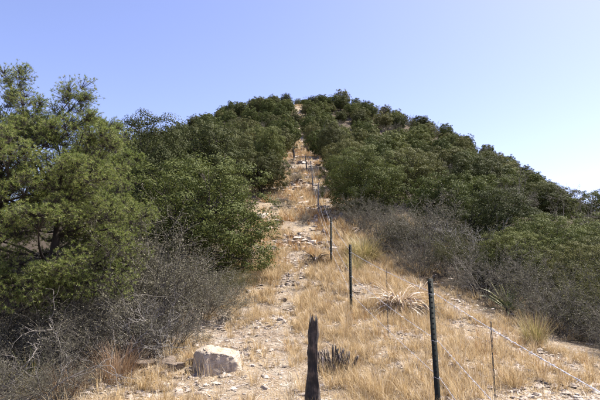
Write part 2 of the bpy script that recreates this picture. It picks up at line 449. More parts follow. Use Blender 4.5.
def make_tree(seed, H, Rr, n_lobe, n_clump, per, size, kind, leafmat, low=0.25, sides=5, extra=(), aspect=0.55, lobe_r=(0.20, 0.34), trunks=2, wood=None, clump=0.105, open_=-0.15, span=1.78):
    """returns (trunk mesh, crown mesh): limbs run from the trunk into clumps of leaves"""
    rng = np.random.default_rng(seed)
    wood_a, leaf_a = Acc(), Acc()
    zc = H * (low + (1 - low) * 0.48); rz = H * (1 - low) * 0.52
    base = []
    for k in range(trunks):
        a = rng.uniform(0, 6.28); q = 0.12 * Rr * (trunks > 1)
        base.append(np.array([math.cos(a) * q, math.sin(a) * q, -0.15]))
    hubs = []
    for k, b in enumerate(base):
        top = np.array([b[0] * 3 + rng.normal(0, .12) * Rr, b[1] * 3 + rng.normal(0, .12) * Rr, zc + rz * rng.uniform(-0.1, 0.3)])
        P = bent(b, top, rng, 7, 0.06)
        r0 = H * 0.022 * rng.uniform(0.8, 1.15)
        tube(wood_a, P, np.linspace(r0, r0 * 0.45, 7), sides + 1)
        hubs.append(P)
    lob = []
    for k in range(n_lobe):
        # golden spiral with jitter keeps the clumps spread over the crown
        zz = 1 - (k + 0.5) / n_lobe * span
        a = k * 2.39996 + rng.normal(0, 0.35); q = math.sqrt(max(0, 1 - zz * zz))
        f = rng.uniform(0.58, 0.98) if kind == 'needle' else rng.uniform(0.78, 1.0)
        if rng.random() < 0.14: f *= 0.6
        lr = rng.uniform(*lobe_r) * Rr
        lob.append((np.array([math.cos(a) * q * (Rr - lr * 0.8) * f, math.sin(a) * q * (Rr - lr * 0.8) * f, zc + zz * (rz - lr * 0.5) * f * rng.uniform(0.9, 1.1)]), lr))
    for e in extra: lob.append((np.array(e[:3], float), e[3] * 0.78))
    allC, allN, allS = [], [], []
    for c, lr in lob:
        hub = hubs[rng.integers(len(hubs))]
        i0 = min(5, max(2, int(np.argmin(np.abs(hub[:, 2] - (c[2] - 0.3 * np.linalg.norm(c[:2])))))))
        P = bent(hub[i0], c, rng, 6, 0.09, -0.06)
        r0 = 0.008 + 0.013 * np.linalg.norm(c - hub[i0])
        tube(wood_a, P, np.linspace(r0, 0.004, 6), sides)
        d = rand_dirs(rng, n_clump); d[:, 2] = d[:, 2] * 0.8 + 0.18
        f = rng.uniform(0.35, 1.0, n_clump) ** 0.6
        cc = c + d * (f * lr)[:, None] * np.array([1.12, 1.12, 0.82])
        sticks(wood_a, np.repeat(P[4][None], n_clump, 0), cc, 0.0055, 0.0022, 3)
        allC.append(cc); allN.append(unit(d + np.array([0, 0, 0.35]))); allS.append(np.full(n_clump, lr))
    C = np.concatenate(allC); N = np.concatenate(allN); S = np.concatenate(allS)
    out = unit((C - np.array([0, 0, zc])) / np.array([Rr, Rr, rz]))
    # every clump is a small leafy dome: leaves sit on its outer shell and face away from its centre
    n_in = per[0] if kind == 'needle' else per
    ax = unit(N + out * (0.8 if kind == 'needle' else 1.6) + np.array([0, 0, 0.25]))
    cr = clump * Rr * rng.uniform(0.7, 1.3, len(C))
    C2 = np.repeat(C, n_in, 0); A2 = np.repeat(ax, n_in, 0); r2 = np.repeat(cr, n_in)
    d = rand_dirs(rng, len(C2))
    flip = (d * A2).sum(1) < open_
    d[flip] *= -1
    rr = r2 * (1 - 0.75 * rng.random(len(C2)) ** 2.2) * rng.uniform(0.85, 1.2, len(C2))
    P2 = C2 + d * rr[:, None] * np.array([1.1, 1.1, 0.85])
    if kind == 'needle':
        sticks(wood_a, C2 - A2 * (r2 * 0.5)[:, None], P2, 0.0026, 0.0018, 3)
        needles(leaf_a, P2, unit(d * 0.8 + A2 * 0.5 + rng.normal(size=P2.shape) * 0.3), size, size * 0.11, per[1], rng)
    else:
        leaves(leaf_a, P2, d * 1.0 + A2 * 0.45 + rand_dirs(rng, len(C2)) * 0.6, size * rng.uniform(0.6, 1.25, len(C2)), aspect, rng)
        n_core = int(len(C2) * 0.35)          # the sparse older leaves inside the crown
        cd = rand_dirs(rng, n_core) * (rng.random(n_core) ** 0.4 * 0.78)[:, None]
        cd = np.array([0, 0, zc]) + cd * np.array([Rr, Rr, rz])
        leaves(leaf_a, cd, rand_dirs(rng, n_core), size * rng.uniform(1.0, 1.6, n_core), aspect, rng)
    return wood_a.mesh('trunk', wood or M['bark']), leaf_a.mesh('crown', leafmat)

def plant_tree(name, meshes, x, y, rz=0.0, s=1.0, sz=None, label=None, cat='tree', group=None, sink=0.0):
    e = obj(name, None, None, (x, y, gz(x, y) - sink), (0, 0, rz), (s, s, sz or s))
    obj('trunk', meshes[0], e); obj('crown', meshes[1], e)
    tag(e, label, cat, group)
    return e

# near pinyon pines on the left
pA = make_tree(11, 4.4, 2.1, 88, 10, (34, 15), 0.048, 'needle', M['pine_needle'], low=0.10, sides=6,
               extra=[(-.15, 0, 4.2, .45), (-.25, 0, 4.6, .36), (-.55, 0, 4.3, .45), (-.1, 0, 3.8, .45), (-.6, 0, 3.85, .5), (.75, -.1, 4.3, .32), (.7, -.1, 3.95, .42), (.95, -.1, 3.7, .4), (.55, -.2, 3.6, .4), (1.25, -.1, 3.45, .36), (-.3, -.4, 3.5, .5),
                      (1.55, -.2, 2.3, .45), (1.7, -.3, 1.75, .45), (1.6, -.4, 1.25, .42), (1.2, -.9, 1.3, .45), (.6, -1.2, 1.2, .5), (.1, -1.3, 1.0, .5), (-.5, -1.2, 1.1, .5), (.5, -1.5, 1.9, .45), (1.0, -1.3, 2.2, .45), (.2, -1.4, 2.5, .45), (1.25, -.9, 2.8, .4), (0, -.9, 3.2, .4)],
               trunks=3, lobe_r=(0.13, 0.20), clump=0.075, open_=-0.7)
plant_tree('pine_tree', pA, -4.45, 7.6, 0, 1, None, 'large yellow green pinyon pine filling the left edge, nearest tree', 'tree')
pB = make_tree(12, 4.3, 1.2, 44, 9, (26, 14), 0.052, 'needle', M['pine_needle'], low=0.05, sides=6, trunks=2, lobe_r=(0.18, 0.28), clump=0.10, open_=-0.7)
plant_tree('pine_tree', pB, -4.25, 10.0, 0.6, 1, None, 'slimmer pinyon pine standing just behind the large left pine', 'tree')

near_oaks = [make_tree(21 + k, 3.2, 1.8, 64, 5, 120, 0.048, 'leaf', M['oak_leaf_bright' if k != 1 else 'oak_leaf'], low=-0.16, trunks=3) for k in range(3)]
mid_oaks = [make_tree(31 + k, 3.3, 1.65, 50, 5, 90, 0.062, 'leaf', M[('oak_leaf', 'oak_leaf_bright', 'oak_leaf', 'oak_leaf_olive')[k]], low=-0.05, span=1.62, trunks=2) for k in range(4)]
far_oaks = [make_tree(51 + k, 2.9, 1.55, 34, 5, 60, 0.086, 'leaf', M[('oak_leaf', 'oak_leaf_bright', 'oak_leaf_olive', 'oak_leaf_bright', 'oak_leaf', 'oak_leaf_bright')[k]], span=1.6, low=-0.08 + 0.05 * (k % 3), trunks=2, lobe_r=(0.2, 0.36)) for k in range(6)]

HERO = [  # mesh, x, y, scale, z scale, label
    (near_oaks[0], -2.72, 12.6, 1.3, 1.06, 'broad bright green rounded oak beside the trail above the grey brush'),
    (near_oaks[1], -4.9, 15.2, 1.15, 1.5, 'tall dark oak between the left pines and the broad bright oak'),
    (near_oaks[2], 2.75, 20.2, 1.16, 0.92, 'spreading green oak on the right of the fence where the trail narrows'),
    (mid_oaks[0], -4.1, 20.5, 1.2, 1.35, 'big domed oak rising behind the broad bright oak'),
    (mid_oaks[1], -2.0, 30.0, 0.78, 1.12, 'upright oak with a shaded trunk at the left edge of the upper trail'),
    (mid_oaks[2], -3.9, 27.5, 0.95, 1.25, 'dark rounded oak left of the upright trail side oak'),
    (mid_oaks[0], -7.4, 19.0, 1.2, 1.5, 'dark oak showing above the left pines'),
    (mid_oaks[3], 2.35, 34.5, 0.8, 1.08, 'olive oak right of the upper trail above the spreading oak'),
    (near_oaks[1], 6.3, 15.2, 0.95, 0.78, 'low wide green oak bush above the grey brush at right'),
    (near_oaks[0], 8.3, 14.2, 0.85, 0.68, 'low bright green oak bush near the right edge'),
    (mid_oaks[2], 5.0, 23.0, 1.05, 0.85, 'dark oak just right of the spreading trail side oak'),
    (near_oaks[0], 5.3, 12.2, 0.56, 0.46, 'small bright oak bush just behind the green yucca'),
    (near_oaks[2], 6.3, 9.0, 0.5, 0.40, 'smallest green oak bush at the right edge beyond the wire'),
    (near_oaks[1], 6.4, 10.9, 0.6, 0.5, 'small dark oak bush low at right among the grey shrubs'),
    (near_oaks[2], 6.5, 13.2, 0.72, 0.60, 'low green oak bush in front of the wide one at right'),
    (near_oaks[1], 7.5, 12.0, 0.72, 0.58, 'dark low oak bush by the right edge below the bright one'),
    (mid_oaks[1], 5.2, 17.6, 0.85, 0.75, 'mid green oak above the pale grey shrub right of the trail'),
    (mid_oaks[1], 13.9, 22.0, 0.9, 0.85, 'oak with loose crown at the right edge against the sky'),
    (mid_oaks[0], -2.6, 87.0, 0.75, 0.8, 'lone dark oak on the skyline at the left of the bare summit patch'),
    (mid_oaks[3], 1.3, 48.5, 0.65, 0.95, 'small oak standing in the trail at its narrow top'),
    (mid_oaks[2], -1.0, 54.0, 0.72, 0.85, 'small dark oak left in the trail above the narrow top'),
    (mid_oaks[1], 1.0, 60.0, 0.8, 0.9, 'green oak right in the trail below the summit patch'),
    (mid_oaks[0], -0.6, 66.5, 0.75, 0.7, 'low dark oak left of the trail in front of the bare summit patch'),
    (mid_oaks[3], 1.1, 74.0, 0.75, 0.6, 'low olive oak closing the trail below the bare summit patch'),
    (mid_oaks[2], -0.4, 96.0, 0.7, 0.75, 'oak on the skyline right behind the bare summit patch'),
    (mid_oaks[3], 8.0, 86.0, 1.05, 1.15, 'tallest oak crowning the summit to the right of the bare patch'),
    (mid_oaks[1], 10.6, 87.0, 0.8, 0.85, 'rounded oak just right of the tallest summit oak'),
    (mid_oaks[2], 2.2, 80.0, 0.8, 0.6, 'squat dark oak at the right of the bare summit patch'),
]
for k, (ms, x, y, s, sz, lb) in enumerate(HERO):
    plant_tree('oak_tree', ms, x, y, k * 1.7, s, sz, lb, 'tree')

# the wooded hillside
rng = np.random.default_rng(5)
taken = [(h[1], h[2], 1.5 * h[3]) for h in HERO] + [(-4.35, 7.6, 2.0), (-3.95, 9.9, 1.4)]
spots = []
def shown(x, y, top):
    px, py, d = project(x, y, top)
    if px < -35 or px > 640: return None
    t = np.linspace(0.05, 0.985, 90)
    if np.any(ground(x * t, y * t) > EYE + (top - EYE) * t): return None
    return px, py
for _ in range(60000):
    y = 17 + 85 * math.sqrt(rng.random()); x = rng.uniform(-0.72, 0.74) * y
    if corridor(x, y, 0.62 if y < 40 else 0.25 + 1.5 * float(vnoise(y / 4.5 + (9 if x > 0 else 0), 0.3, 15))): continue
    if x < -0.36 * y and y < 34: continue
    sp = 2.85 + 0.004 * y
    if any((x - a) ** 2 + (y - b) ** 2 < (sp * 0.5 + q) ** 2 for a, b, q in taken): continue
    zt = gz(x, y) + 2.2
    p = shown(x, y, zt)
    if p is None or (p[0] < 122 and p[1] > 121): continue
    taken.append((x, y, sp * 0.5)); spots.append((x, y, p))
    if len(spots) >= 360: break

# the forest's outline: how high the crowns may reach along the skyline
OUT_X = [-40, 120, 160, 200, 240, 275, 300, 318, 345, 385, 420, 470, 500, 540, 562, 580, 600, 640]
OUT_Y = [118, 116, 111, 104, 97, 97, 104, 97, 91, 100, 112, 134, 149, 176, 194, 206, 213, 222]
def fit_height(x, y, h, s):
    for _ in range(14):
        top = gz(x, y) + h * s
        px, py, d = project(x, y, top)
        if py >= np.interp(px, OUT_X, OUT_Y) - rng.uniform(0, 4): break
        s *= 0.9
    return s
def hill_zone(x, y, p):
    if y > 70 and abs(p[0] - 300) < 45: return 'among the trees crowning the summit'
    if p[0] < 300:
        return 'on the upper slope left of the trail' if y > 40 else 'behind the big oaks left of the trail'
    if p[0] > 470: return 'on the far right flank of the hill' if y > 38 else 'on the lower right slope behind the oak bushes'
    if y > 58: return 'high on the slope right of the summit'
    return 'on the middle slope right of the trail' if y > 32 else 'on the lower slope right of the spreading oak'

HILL_SHRUBS = []
in_order = []
for k, (x, y, p) in enumerate(spots):
    if rng.random() < 0.09:
        HILL_SHRUBS.append((x, y, p)); continue
    if y < 34: i = int(rng.integers(4)); ms = mid_oaks[i]; hb = 3.3; nm = ('dark green', 'bright green', 'deep green', 'olive')[i]
    else: i = int(rng.integers(6)); ms = far_oaks[i]; hb = 2.9; nm = ('dark green', 'fresh green', 'olive', 'bright green', 'dark green', 'fresh green')[i]
    s = rng.uniform(0.72, 1.22); sz = s * rng.uniform(0.8, 1.1)
    if x < 0 and y > 40: sz *= 1.12
    sz = fit_height(x, y, hb, sz)
    if sz < 0.34: continue
    if sz < 0.6: s *= 0.85
    size = 'small' if s < 0.9 else 'broad' if s > 1.03 else 'rounded'
    z = hill_zone(x, y, p)
    t_ = plant_tree('oak_tree', ms, x, y, rng.uniform(0, 6.28), s, sz, f'{size} {nm} oak {z}', 'tree', f'oaks {z}', sink=0.12)
    in_order.append((p[0], t_))
order_labels(in_order)

# ------------------------------------------------------------------ grey brush
def make_shrub(seed, H, Rr, n_stem, leafy, thick=1.0, wood='twig', lf='shrub_leaf', depth=4):
    rng = np.random.default_rng(seed)
    a, b = Acc(), Acc()
    P0, P1, R0, R1, ends = [], [], [], [], []
    def grow(p, d, L, r, lev):
        n = 3
        for k in range(n):
            d = d + rng.normal(size=3) * 0.17; d[2] += 0.05; d /= np.linalg.norm(d)
            q = p + d * L / n
            P0.append(p); P1.append(q); R0.append(r); r = max(r * 0.86, 0.0019 * thick); R1.append(r)
            p = q
            if lev >= 2: ends.append((p, d))
            if lev < depth and k > 0:
                for _ in range(1 if rng.random() < 0.35 else 2):
                    dd = d + rng.normal(size=3) * 0.62; dd /= np.linalg.norm(dd)
                    grow(p, dd, L * rng.uniform(0.5, 0.75), r * 0.68, lev + 1)
    for s in range(n_stem):
        az = rng.uniform(0, 6.28); sp = rng.uniform(0.05, 1.0) ** 0.8 * (2.4 if s % 3 == 0 else 1.0)
        d = np.array([math.cos(az) * sp * Rr / H * 1.25, math.sin(az) * sp * Rr / H * 1.25, 1.0]); d /= np.linalg.norm(d)
        p = np.array([math.cos(az), math.sin(az), 0]) * Rr * 0.40 * rng.random(); p[2] = -0.05
        grow(p, d, H * rng.uniform(0.38, 0.62) * (0.72 if s % 3 == 0 else 1.0), 0.011 * thick * rng.uniform(0.7, 1.3), 1)
    sticks(a, P0, P1, R0, R1, 3)
    E = np.array([e[0] for e in ends]); D = np.array([e[1] for e in ends])
    rep = leafy
    C = np.repeat(E, rep, 0) + rng.normal(size=(len(E) * rep, 3)) * 0.03
    leaves(b, C, rand_dirs(rng, len(C)) + np.array([0, 0, .5]), 0.030 * rng.uniform(0.6, 1.3, len(C)), 0.45, rng)
    return a.mesh('twigs', M[wood]), b.mesh('leaves', M[lf])

shrubs = [make_shrub(71 + k, 1.7, 1.1, 34, 3) for k in range(3)]
shrubs_bare = [make_shrub(81 + k, 1.5, 1.05, 36, 1) for k in range(2)]
shrubs_green = [make_shrub(85 + k, 1.6, 1.05, 30, 4, 1.0, 'twig', 'oak_leaf_olive') for k in range(2)]
shrubs_pale = [make_shrub(88, 1.5, 1.05, 16, 1, 1.9, 'pale_twig', 'shrub_leaf')]
shrubs_far = [make_shrub(91 + k, 1.5, 1.2, 14, 3, 2.0) for k in range(2)]

def plant_shrub(ms, x, y, s, sz, label, group=None, rz=0.0):
    e = obj('grey_shrub', None, None, (x, y, gz(x, y)), (0, 0, rz), (s, s, sz))
    tag(obj('twigs', ms[0], e), kind='stuff'); tag(obj('leaves', ms[1], e), kind='stuff')
    return tag(e, label, 'shrub', group)

SH = [
    (0, -2.65, 8.3, 1.1, 1.2, 'tall grey twiggy shrub in front of the broad bright oak, left of the trail'),
    (1, -3.5, 8.1, 1.05, 1.0, 'grey brown shrub under the right side of the large left pine'),
    (2, -1.85, 9.4, 0.75, 0.55, 'small grey shrub at the foot of the broad bright oak beside the trail'),
    (3, -2.9, 7.3, 0.75, 0.62, 'bare grey shrub behind the ledge of rocks at left'),
    (4, -4.0, 6.9, 0.85, 0.62, 'bare tangled shrub in the shade beneath the large left pine'),
    (0, -4.6, 6.6, 0.8, 0.7, 'grey shrub at the left edge below the pine boughs'),
    (1, -3.3, 10.0, 1.0, 0.95, 'grey shrub between the slim pine and the broad oak'),
    (5, -1.5, 10.7, 0.45, 0.4, 'low leafy shrub at the trail edge right of the broad oak'),
    (0, 3.75, 14.8, 1.15, 1.05, 'pale grey shrub right of the spiky green beargrass'),
    (5, 4.4, 12.9, 0.9, 0.85, 'olive leaved shrub below the low wide oak bush'),
    (3, 2.8, 16.2, 0.9, 0.85, 'bare grey shrub below the spreading green oak'),
    (7, 4.9, 13.6, 1.0, 0.95, 'bleached skeletal shrub left of the low wide oak bush'),
    (4, 4.3, 11.2, 0.8, 0.8, 'bare grey shrub nearest the dry sotol on the right'),
    (6, 6.2, 10.9, 0.95, 0.85, 'olive leaved shrub at the right below the bright oak bush'),
    (6, 5.75, 9.2, 0.95, 0.85, 'large olive grey shrub at the right edge beyond the wire'),
    (3, 4.75, 9.2, 0.7, 0.6, 'bare brown shrub behind the yellow green grass clump'),
    (5, 6.9, 9.8, 0.95, 0.95, 'olive grey shrub at the extreme right edge under the oak bush'),
    (2, 5.3, 7.7, 0.6, 0.55, 'small grey shrub lowest on the right edge'),
    (3, 3.3, 13.3, 0.65, 0.6, 'small bare shrub behind the dry sotol'),
]
SH += [
    (3, -3.2, 6.7, 0.7, 0.6, 'dark bare tangle between the dead branches and the left pine'),
    (7, -2.45, 7.6, 0.65, 0.65, 'pale bare shrub low in front of the tall twiggy shrub at left'),
    (1, -2.2, 8.8, 0.85, 0.78, 'leafy grey shrub right of the tall twiggy shrub at left'),
    (6, 3.4, 15.6, 0.8, 0.7, 'olive shrub between the beargrass and the pale grey shrub'),
    (1, 4.9, 10.2, 0.8, 0.7, 'low grey shrub directly behind the green yucca at right'),
    (4, 5.5, 8.4, 0.8, 0.7, 'bare grey shrub low at the right edge above the wire'),
    (0, 7.7, 10.6, 1.0, 0.9, 'grey shrub under the bright oak bush at the right edge'),
    (2, 2.35, 17.5, 0.8, 0.7, 'dry grey shrub tucked under the spreading oak'),
    (0, -5.6, 9.0, 1.0, 0.8, 'grey shrub in the shade behind the large left pine'),
    (1, -4.9, 8.9, 0.9, 0.7, 'grey shrub seen between the trunks of the large left pine'),
    (2, -6.3, 8.2, 1.0, 0.8, 'shaded grey shrub at the left edge behind the pine trunks'),
    (0, -5.1, 7.4, 0.8, 0.6, 'low shaded shrub under the lowest pine boughs at left'),
    (1, 5.6, 7.1, 0.6, 0.5, 'small grey shrub at the right edge beside the wire'),
    (3, 4.75, 7.3, 0.4, 0.35, 'tiny bare shrub right of the yellow green grass clump'),
    (3, -3.5, 5.75, 0.5, 0.42, 'low bare twig tangle at the bottom left corner'),
    (4, -2.75, 5.75, 0.45, 0.36, 'low bare twig tangle beside the rusty grass at bottom left'),
    (4, -1.95, 7.5, 0.5, 0.5, 'small bare shrub just behind the left rock ledge'),
    (3, -0.75, 21.5, 0.5, 0.45, 'small bare shrub at the left of the stony narrows'),
    (4, 1.0, 23.5, 0.5, 0.45, 'small bare shrub on the trail beyond the spreading oak'),
    (3, -0.2, 27.0, 0.55, 0.5, 'low dead bush in the middle of the upper trail'),
    (4, -0.9, 33.5, 0.6, 0.6, 'low dead bush at the left edge of the upper trail'),
    (3, 0.1, 18.0, 0.35, 0.3, 'tiny dead bush on the stony stretch above the burnt sotol'),
    (4, 1.2, 30.5, 0.6, 0.55, 'low dead bush right of the upper grey post'),
]
allsh = shrubs + shrubs_bare + shrubs_green + shrubs_pale
for k, (i, x, y, s, sz, lb) in enumerate(SH):
    plant_shrub(allsh[i], x, y, s, sz, lb, None, k * 2.1)
in_order = []
for k, (x, y, p) in enumerate(HILL_SHRUBS):
    z = hill_zone(x, y, p)
    t_ = plant_shrub(shrubs_far[k % 2], x, y, rng.uniform(1.0, 1.4), rng.uniform(1.0, 1.5), f'grey leafless shrub {z}', f'grey shrubs {z}', rng.uniform(0, 6))
    in_order.append((p[0], t_))
order_labels(in_order)

# ------------------------------------------------------------------ fence
def at_fence(y):
    return float(np.interp(y, FY, FX))
FY = [0.3, 5.07, 9.6, 13.15, 19.6, 26.0, 32.5, 39.0]
FX = [1.02, 1.385, 1.0, 0.845, 0.745, 0.70, 0.45, -0.48]

def tpost_mesh(H):
    a = Acc()
    prof = np.array([(-.024, .004), (-.024, -.004), (-.004, -.005), (-.003, -.034), (.003, -.034), (.004, -.005), (.024, -.004), (.024, .004)])
    n = len(prof); zs = [-0.35, H]
    V = [(px, py, z) for z in zs for px, py in prof]
    Q = [(k, (k + 1) % n, n + (k + 1) % n, n + k) for k in range(n)]
    Q += [(n + 0, n + 1, n + 6, n + 7), (n + 2, n + 3, n + 4, n + 5)]
    a.add(V, Q, [(n + 1, n + 2, n + 5), (n + 1, n + 5, n + 6)])
    return a.mesh('post', M['post_paint'])
def stud_mesh(H):
    a = Acc()
    for z in np.arange(0.10, H - 0.02, 0.053):
        V = [(-.009, .003, z - .009), (.009, .003, z - .009), (.009, .003, z + .009), (-.009, .003, z + .009),
             (-.006, .013, z - .003), (.006, .013, z - .003), (.006, .013, z + .006), (-.006, .013, z + .006)]
        a.add(V, [(0, 1, 5, 4), (1, 2, 6, 5), (2, 3, 7, 6), (3, 0, 4, 7), (4, 5, 6, 7)])
    return a.mesh('stud', M['post_paint'])
PH = 1.30
WIRE_H = (1.14, 0.67, 0.31)
tp, ts = tpost_mesh(PH), stud_mesh(PH)
clip_a = Acc()
ring = [(0.03 * math.cos(t), 0.004 - 0.02 + 0.03 * math.sin(t), 0.01 * math.sin(2 * t)) for t in np.linspace(0, 2 * math.pi, 13)]
tube(clip_a, ring, 0.0022, 4, False)
clip_me = clip_a.mesh('wire_clip', M['wire'])
def steel_post(k, tilt, label, h=1.0, extra=0.0):
    x, y = FX[k], FY[k]
    e = obj('fence_post', None, None, (x, y, gz(x, y)), (tilt[1], tilt[0], R(172)), (1.15, 1.15, h))
    obj('post', tp, e); tag(obj('stud', ts, e), kind='stuff')
    for w in WIRE_H: obj('wire_clip', clip_me, e, (0, 0, w))
    return tag(e, label, 'fence post', 'steel fence posts')
steel_post(0, (0, 0), 'dark steel fence post outside the frame at lower right')
steel_post(1, (R(1.2), 0), 'nearest dark green steel fence post, tallest at lower right')
steel_post(2, (0, R(0.5)), 'dark steel fence post second nearest, left of the dry sotol')
steel_post(3, (R(-0.6), 0), 'thin dark steel fence post third nearest, beside the beargrass')

def wood_post(x, y, H, r0, tilt, mat, label, seed, name='wooden_post', jag=0.08, sides=14):
    rng = np.random.default_rng(seed)
    n = 26
    V, Q = [], []
    zs = np.linspace(-0.25, H, n)
    groove = rng.normal(0, 0.09, sides); toph = rng.uniform(-jag, jag * 0.2, sides)
    for i, z in enumerate(zs):
        t = max(0, z / H)
        for k in range(sides):
            a = k / sides * 2 * math.pi
            rr = r0 * (1.15 - 0.48 * t) * (1 + groove[k] + 0.12 * math.sin(a * 2 + z * 5) + rng.normal(0, 0.06) + 0.10 * math.sin(z * 9 + 1) + 0.09 * math.sin(z * 23 + 2 * a))
            zz = z + (toph[k] * (1 if i == n - 1 else max(0, (t - 0.8) * 4)))
            V.append((rr * math.cos(a) + 0.025 * math.sin(z * 3), rr * 0.85 * math.sin(a), zz))
    for i in range(n - 1):
        for k in range(sides):
            k2 = (k + 1) % sides
            Q.append((i * sides + k, i * sides + k2, (i + 1) * sides + k2, (i + 1) * sides + k))
    V.append((0.01, 0, H - jag * 1.2))
    T = [((n - 1) * sides + k, (n - 1) * sides + (k + 1) % sides, n * sides) for k in range(sides)]
    o = obj(name, mk('post', V, Q, T, mat), None, (x, y, gz(x, y)), (tilt[1], tilt[0], rng.uniform(0, 6)))
    return tag(o, label, 'post')
wood_post(0.135, 5.1, 0.97, 0.074, (R(-1.5), 0), M['char'], 'charred black wooden post stump standing in the grass at bottom centre', 3, 'charred_post', 0.16, 18)
wood_post(FX[4], FY[4], 1.45, 0.032, (R(-3.5), 0), M['grey_wood'], 'pale grey weathered fence post where the trail narrows, lower of two', 4, 'fence_post', 0.03, 9)
wood_post(FX[5], FY[5], 1.55, 0.036, (R(-4), 0), M['grey_wood'], 'pale grey weathered fence post higher on the trail, upper of two', 5, 'fence_post', 0.03, 9)
wood_post(FX[6], FY[6], 1.3, 0.05, (R(-3), 0), M['char'], 'dark wooden fence post high on the trail under the oaks', 6, 'fence_post', 0.03, 9)
wood_post(FX[7], FY[7], 1.05, 0.09, (R(-6), 0), M['char'], 'short black post at the top of the visible trail', 7, 'fence_post', 0.05, 9)

def wire_strand(hh, label, sag):
    a = Acc(); barb = Acc()
    rng = np.random.default_rng(int(hh * 100))
    ax = []
    for k in range(len(FY) - 1):
        p0 = np.array([FX[k], FY[k] + .0, gz(FX[k], FY[k]) + hh]); p1 = np.array([FX[k + 1], FY[k + 1], gz(FX[k + 1], FY[k + 1]) + hh])
        L = np.linalg.norm(p1 - p0); n = max(8, int(L / 0.045)) if k < 2 else max(8, int(L / 0.15))
        t = np.linspace(0, 1, n, endpoint=False)[:, None]
        P = p0 + (p1 - p0) * t; P[:, 2] -= (4 * sag * t * (1 - t))[:, 0]
        P[:, 0] += 0.026 * (1 if k < 3 else 0)
        ax.append(P)
    P = np.concatenate(ax)
    s = np.concatenate([[0], np.cumsum(np.linalg.norm(np.diff(P, axis=0), axis=1))])
    for ph in (0, math.pi):
        off = np.stack([np.cos(s * 26 + ph), np.zeros(len(s)), np.sin(s * 26 + ph)], 1) * 0.0021
        tube(a, P + off, 0.0015, 4, False)
    st = np.arange(0.07, 14, 0.127)
    for q in st:
        c = np.array([np.interp(q, s, P[:, j]) for j in range(3)])
        for _ in range(2):
            d = rng.normal(size=3); d[1] *= 0.3; d /= np.linalg.norm(d)
            sticks(barb, [c - d * 0.016], [c + d * 0.016], 0.0012, 0.0008, 3)
    o = obj('barbed_wire', a.mesh('wire', M['wire']))
    tag(obj('barb', barb.mesh('barb', M['wire']), o), kind='stuff')
    return tag(o, label, 'wire', 'strands of the barbed wire fence')
wire_strand(WIRE_H[0], 'topmost strand of barbed wire running up the fence line', 0.03)
wire_strand(WIRE_H[1], 'middle strand of barbed wire running up the fence line', 0.04)
wire_strand(WIRE_H[2], 'lowest strand of barbed wire near the grass tops', 0.02)

def stay(y, label, seed):
    a = Acc()
    x = at_fence(y) + 0.026; z = gz(x, y)
    # the strands hang straight between their posts
    k = int(np.searchsorted(FY, y)) - 1; t = (y - FY[k]) / (FY[k + 1] - FY[k])
    zb = gz(FX[k], FY[k]) * (1 - t) + gz(FX[k + 1], FY[k + 1]) * t
    zs = np.linspace(zb + WIRE_H[2] - 0.10, zb + WIRE_H[0] + 0.02, 60)
    for ph in (0, math.pi):
        tube(a, np.stack([x + 0.004 * np.cos(zs * 40 + ph), y + 0.004 * np.sin(zs * 40 + ph), zs], 1), 0.0028, 4)
    return tag(obj('wire_stay', a.mesh('wire_stay', M['twig'])), label, 'fence stay', 'wire stays of the fence')
stay(3.3, 'twisted wire stay right of the nearest steel post', 1)
stay(7.0, 'thin twisted wire stay between the nearest and second steel posts', 2)

# ------------------------------------------------------------------ rocks
def ico(sub):
    t = (1 + 5 ** .5) / 2
    V = [(-1, t, 0), (1, t, 0), (-1, -t, 0), (1, -t, 0), (0, -1, t), (0, 1, t), (0, -1, -t), (0, 1, -t), (t, 0, -1), (t, 0, 1), (-t, 0, -1), (-t, 0, 1)]
    F = [(0, 11, 5), (0, 5, 1), (0, 1, 7), (0, 7, 10), (0, 10, 11), (1, 5, 9), (5, 11, 4), (11, 10, 2), (10, 7, 6), (7, 1, 8), (3, 9, 4), (3, 4, 2), (3, 2, 6), (3, 6, 8), (3, 8, 9), (4, 9, 5), (2, 4, 11), (6, 2, 10), (8, 6, 7), (9, 8, 1)]
    V = [np.array(v, float) / math.hypot(1, t) for v in V]
    for _ in range(sub):
        mid = {}; G = []
        def m(i, j):
            key = (min(i, j), max(i, j))
            if key not in mid:
                p = V[i] + V[j]; V.append(p / np.linalg.norm(p)); mid[key] = len(V) - 1
            return mid[key]
        for a, b, c in F:
            ab, bc, ca = m(a, b), m(b, c), m(c, a)
            G += [(a, ab, ca), (b, bc, ab), (c, ca, bc), (ab, bc, ca)]
        F = G
    return np.array(V), np.array(F)

ICO = {k: ico(k) for k in range(4)}
def rock_mesh(seed, sub, mat, squash=(1, 1, 0.6), cuts=9, rough=0.04, dmin=0.45):
    rng = np.random.default_rng(seed)
    V, F = ICO[sub]; V = V.copy()
    for k in range(cuts):
        n = rand_dirs(rng, 1)[0]; d = rng.uniform(dmin, 0.8)
        V -= np.outer(np.maximum(0, V @ n - d), n)
    V += rng.normal(size=V.shape) * rough
    V *= np.array(squash)
    return mk('rock', V, None, F, M[mat])
rocks = [rock_mesh(100 + k, 2, 'stone' if k % 3 else 'stone_tan', (1, rng.uniform(.6, .9), rng.uniform(.4, .75)), cuts=12, rough=0.025, dmin=0.28) for k in range(9)]

def put_rock(me, x, y, s, rz, label, group=None, sink=0.25, tilt=(0, 0), sc=(1, 1, 1)):
    o = obj('rock', me, None, (x, y, gz(x, y) + s * sc[2] * (0.5 - sink) * 0.6), (tilt[0], tilt[1], rz), (s * sc[0], s * sc[1], s * sc[2]))
    return tag(o, label, 'rock', group)

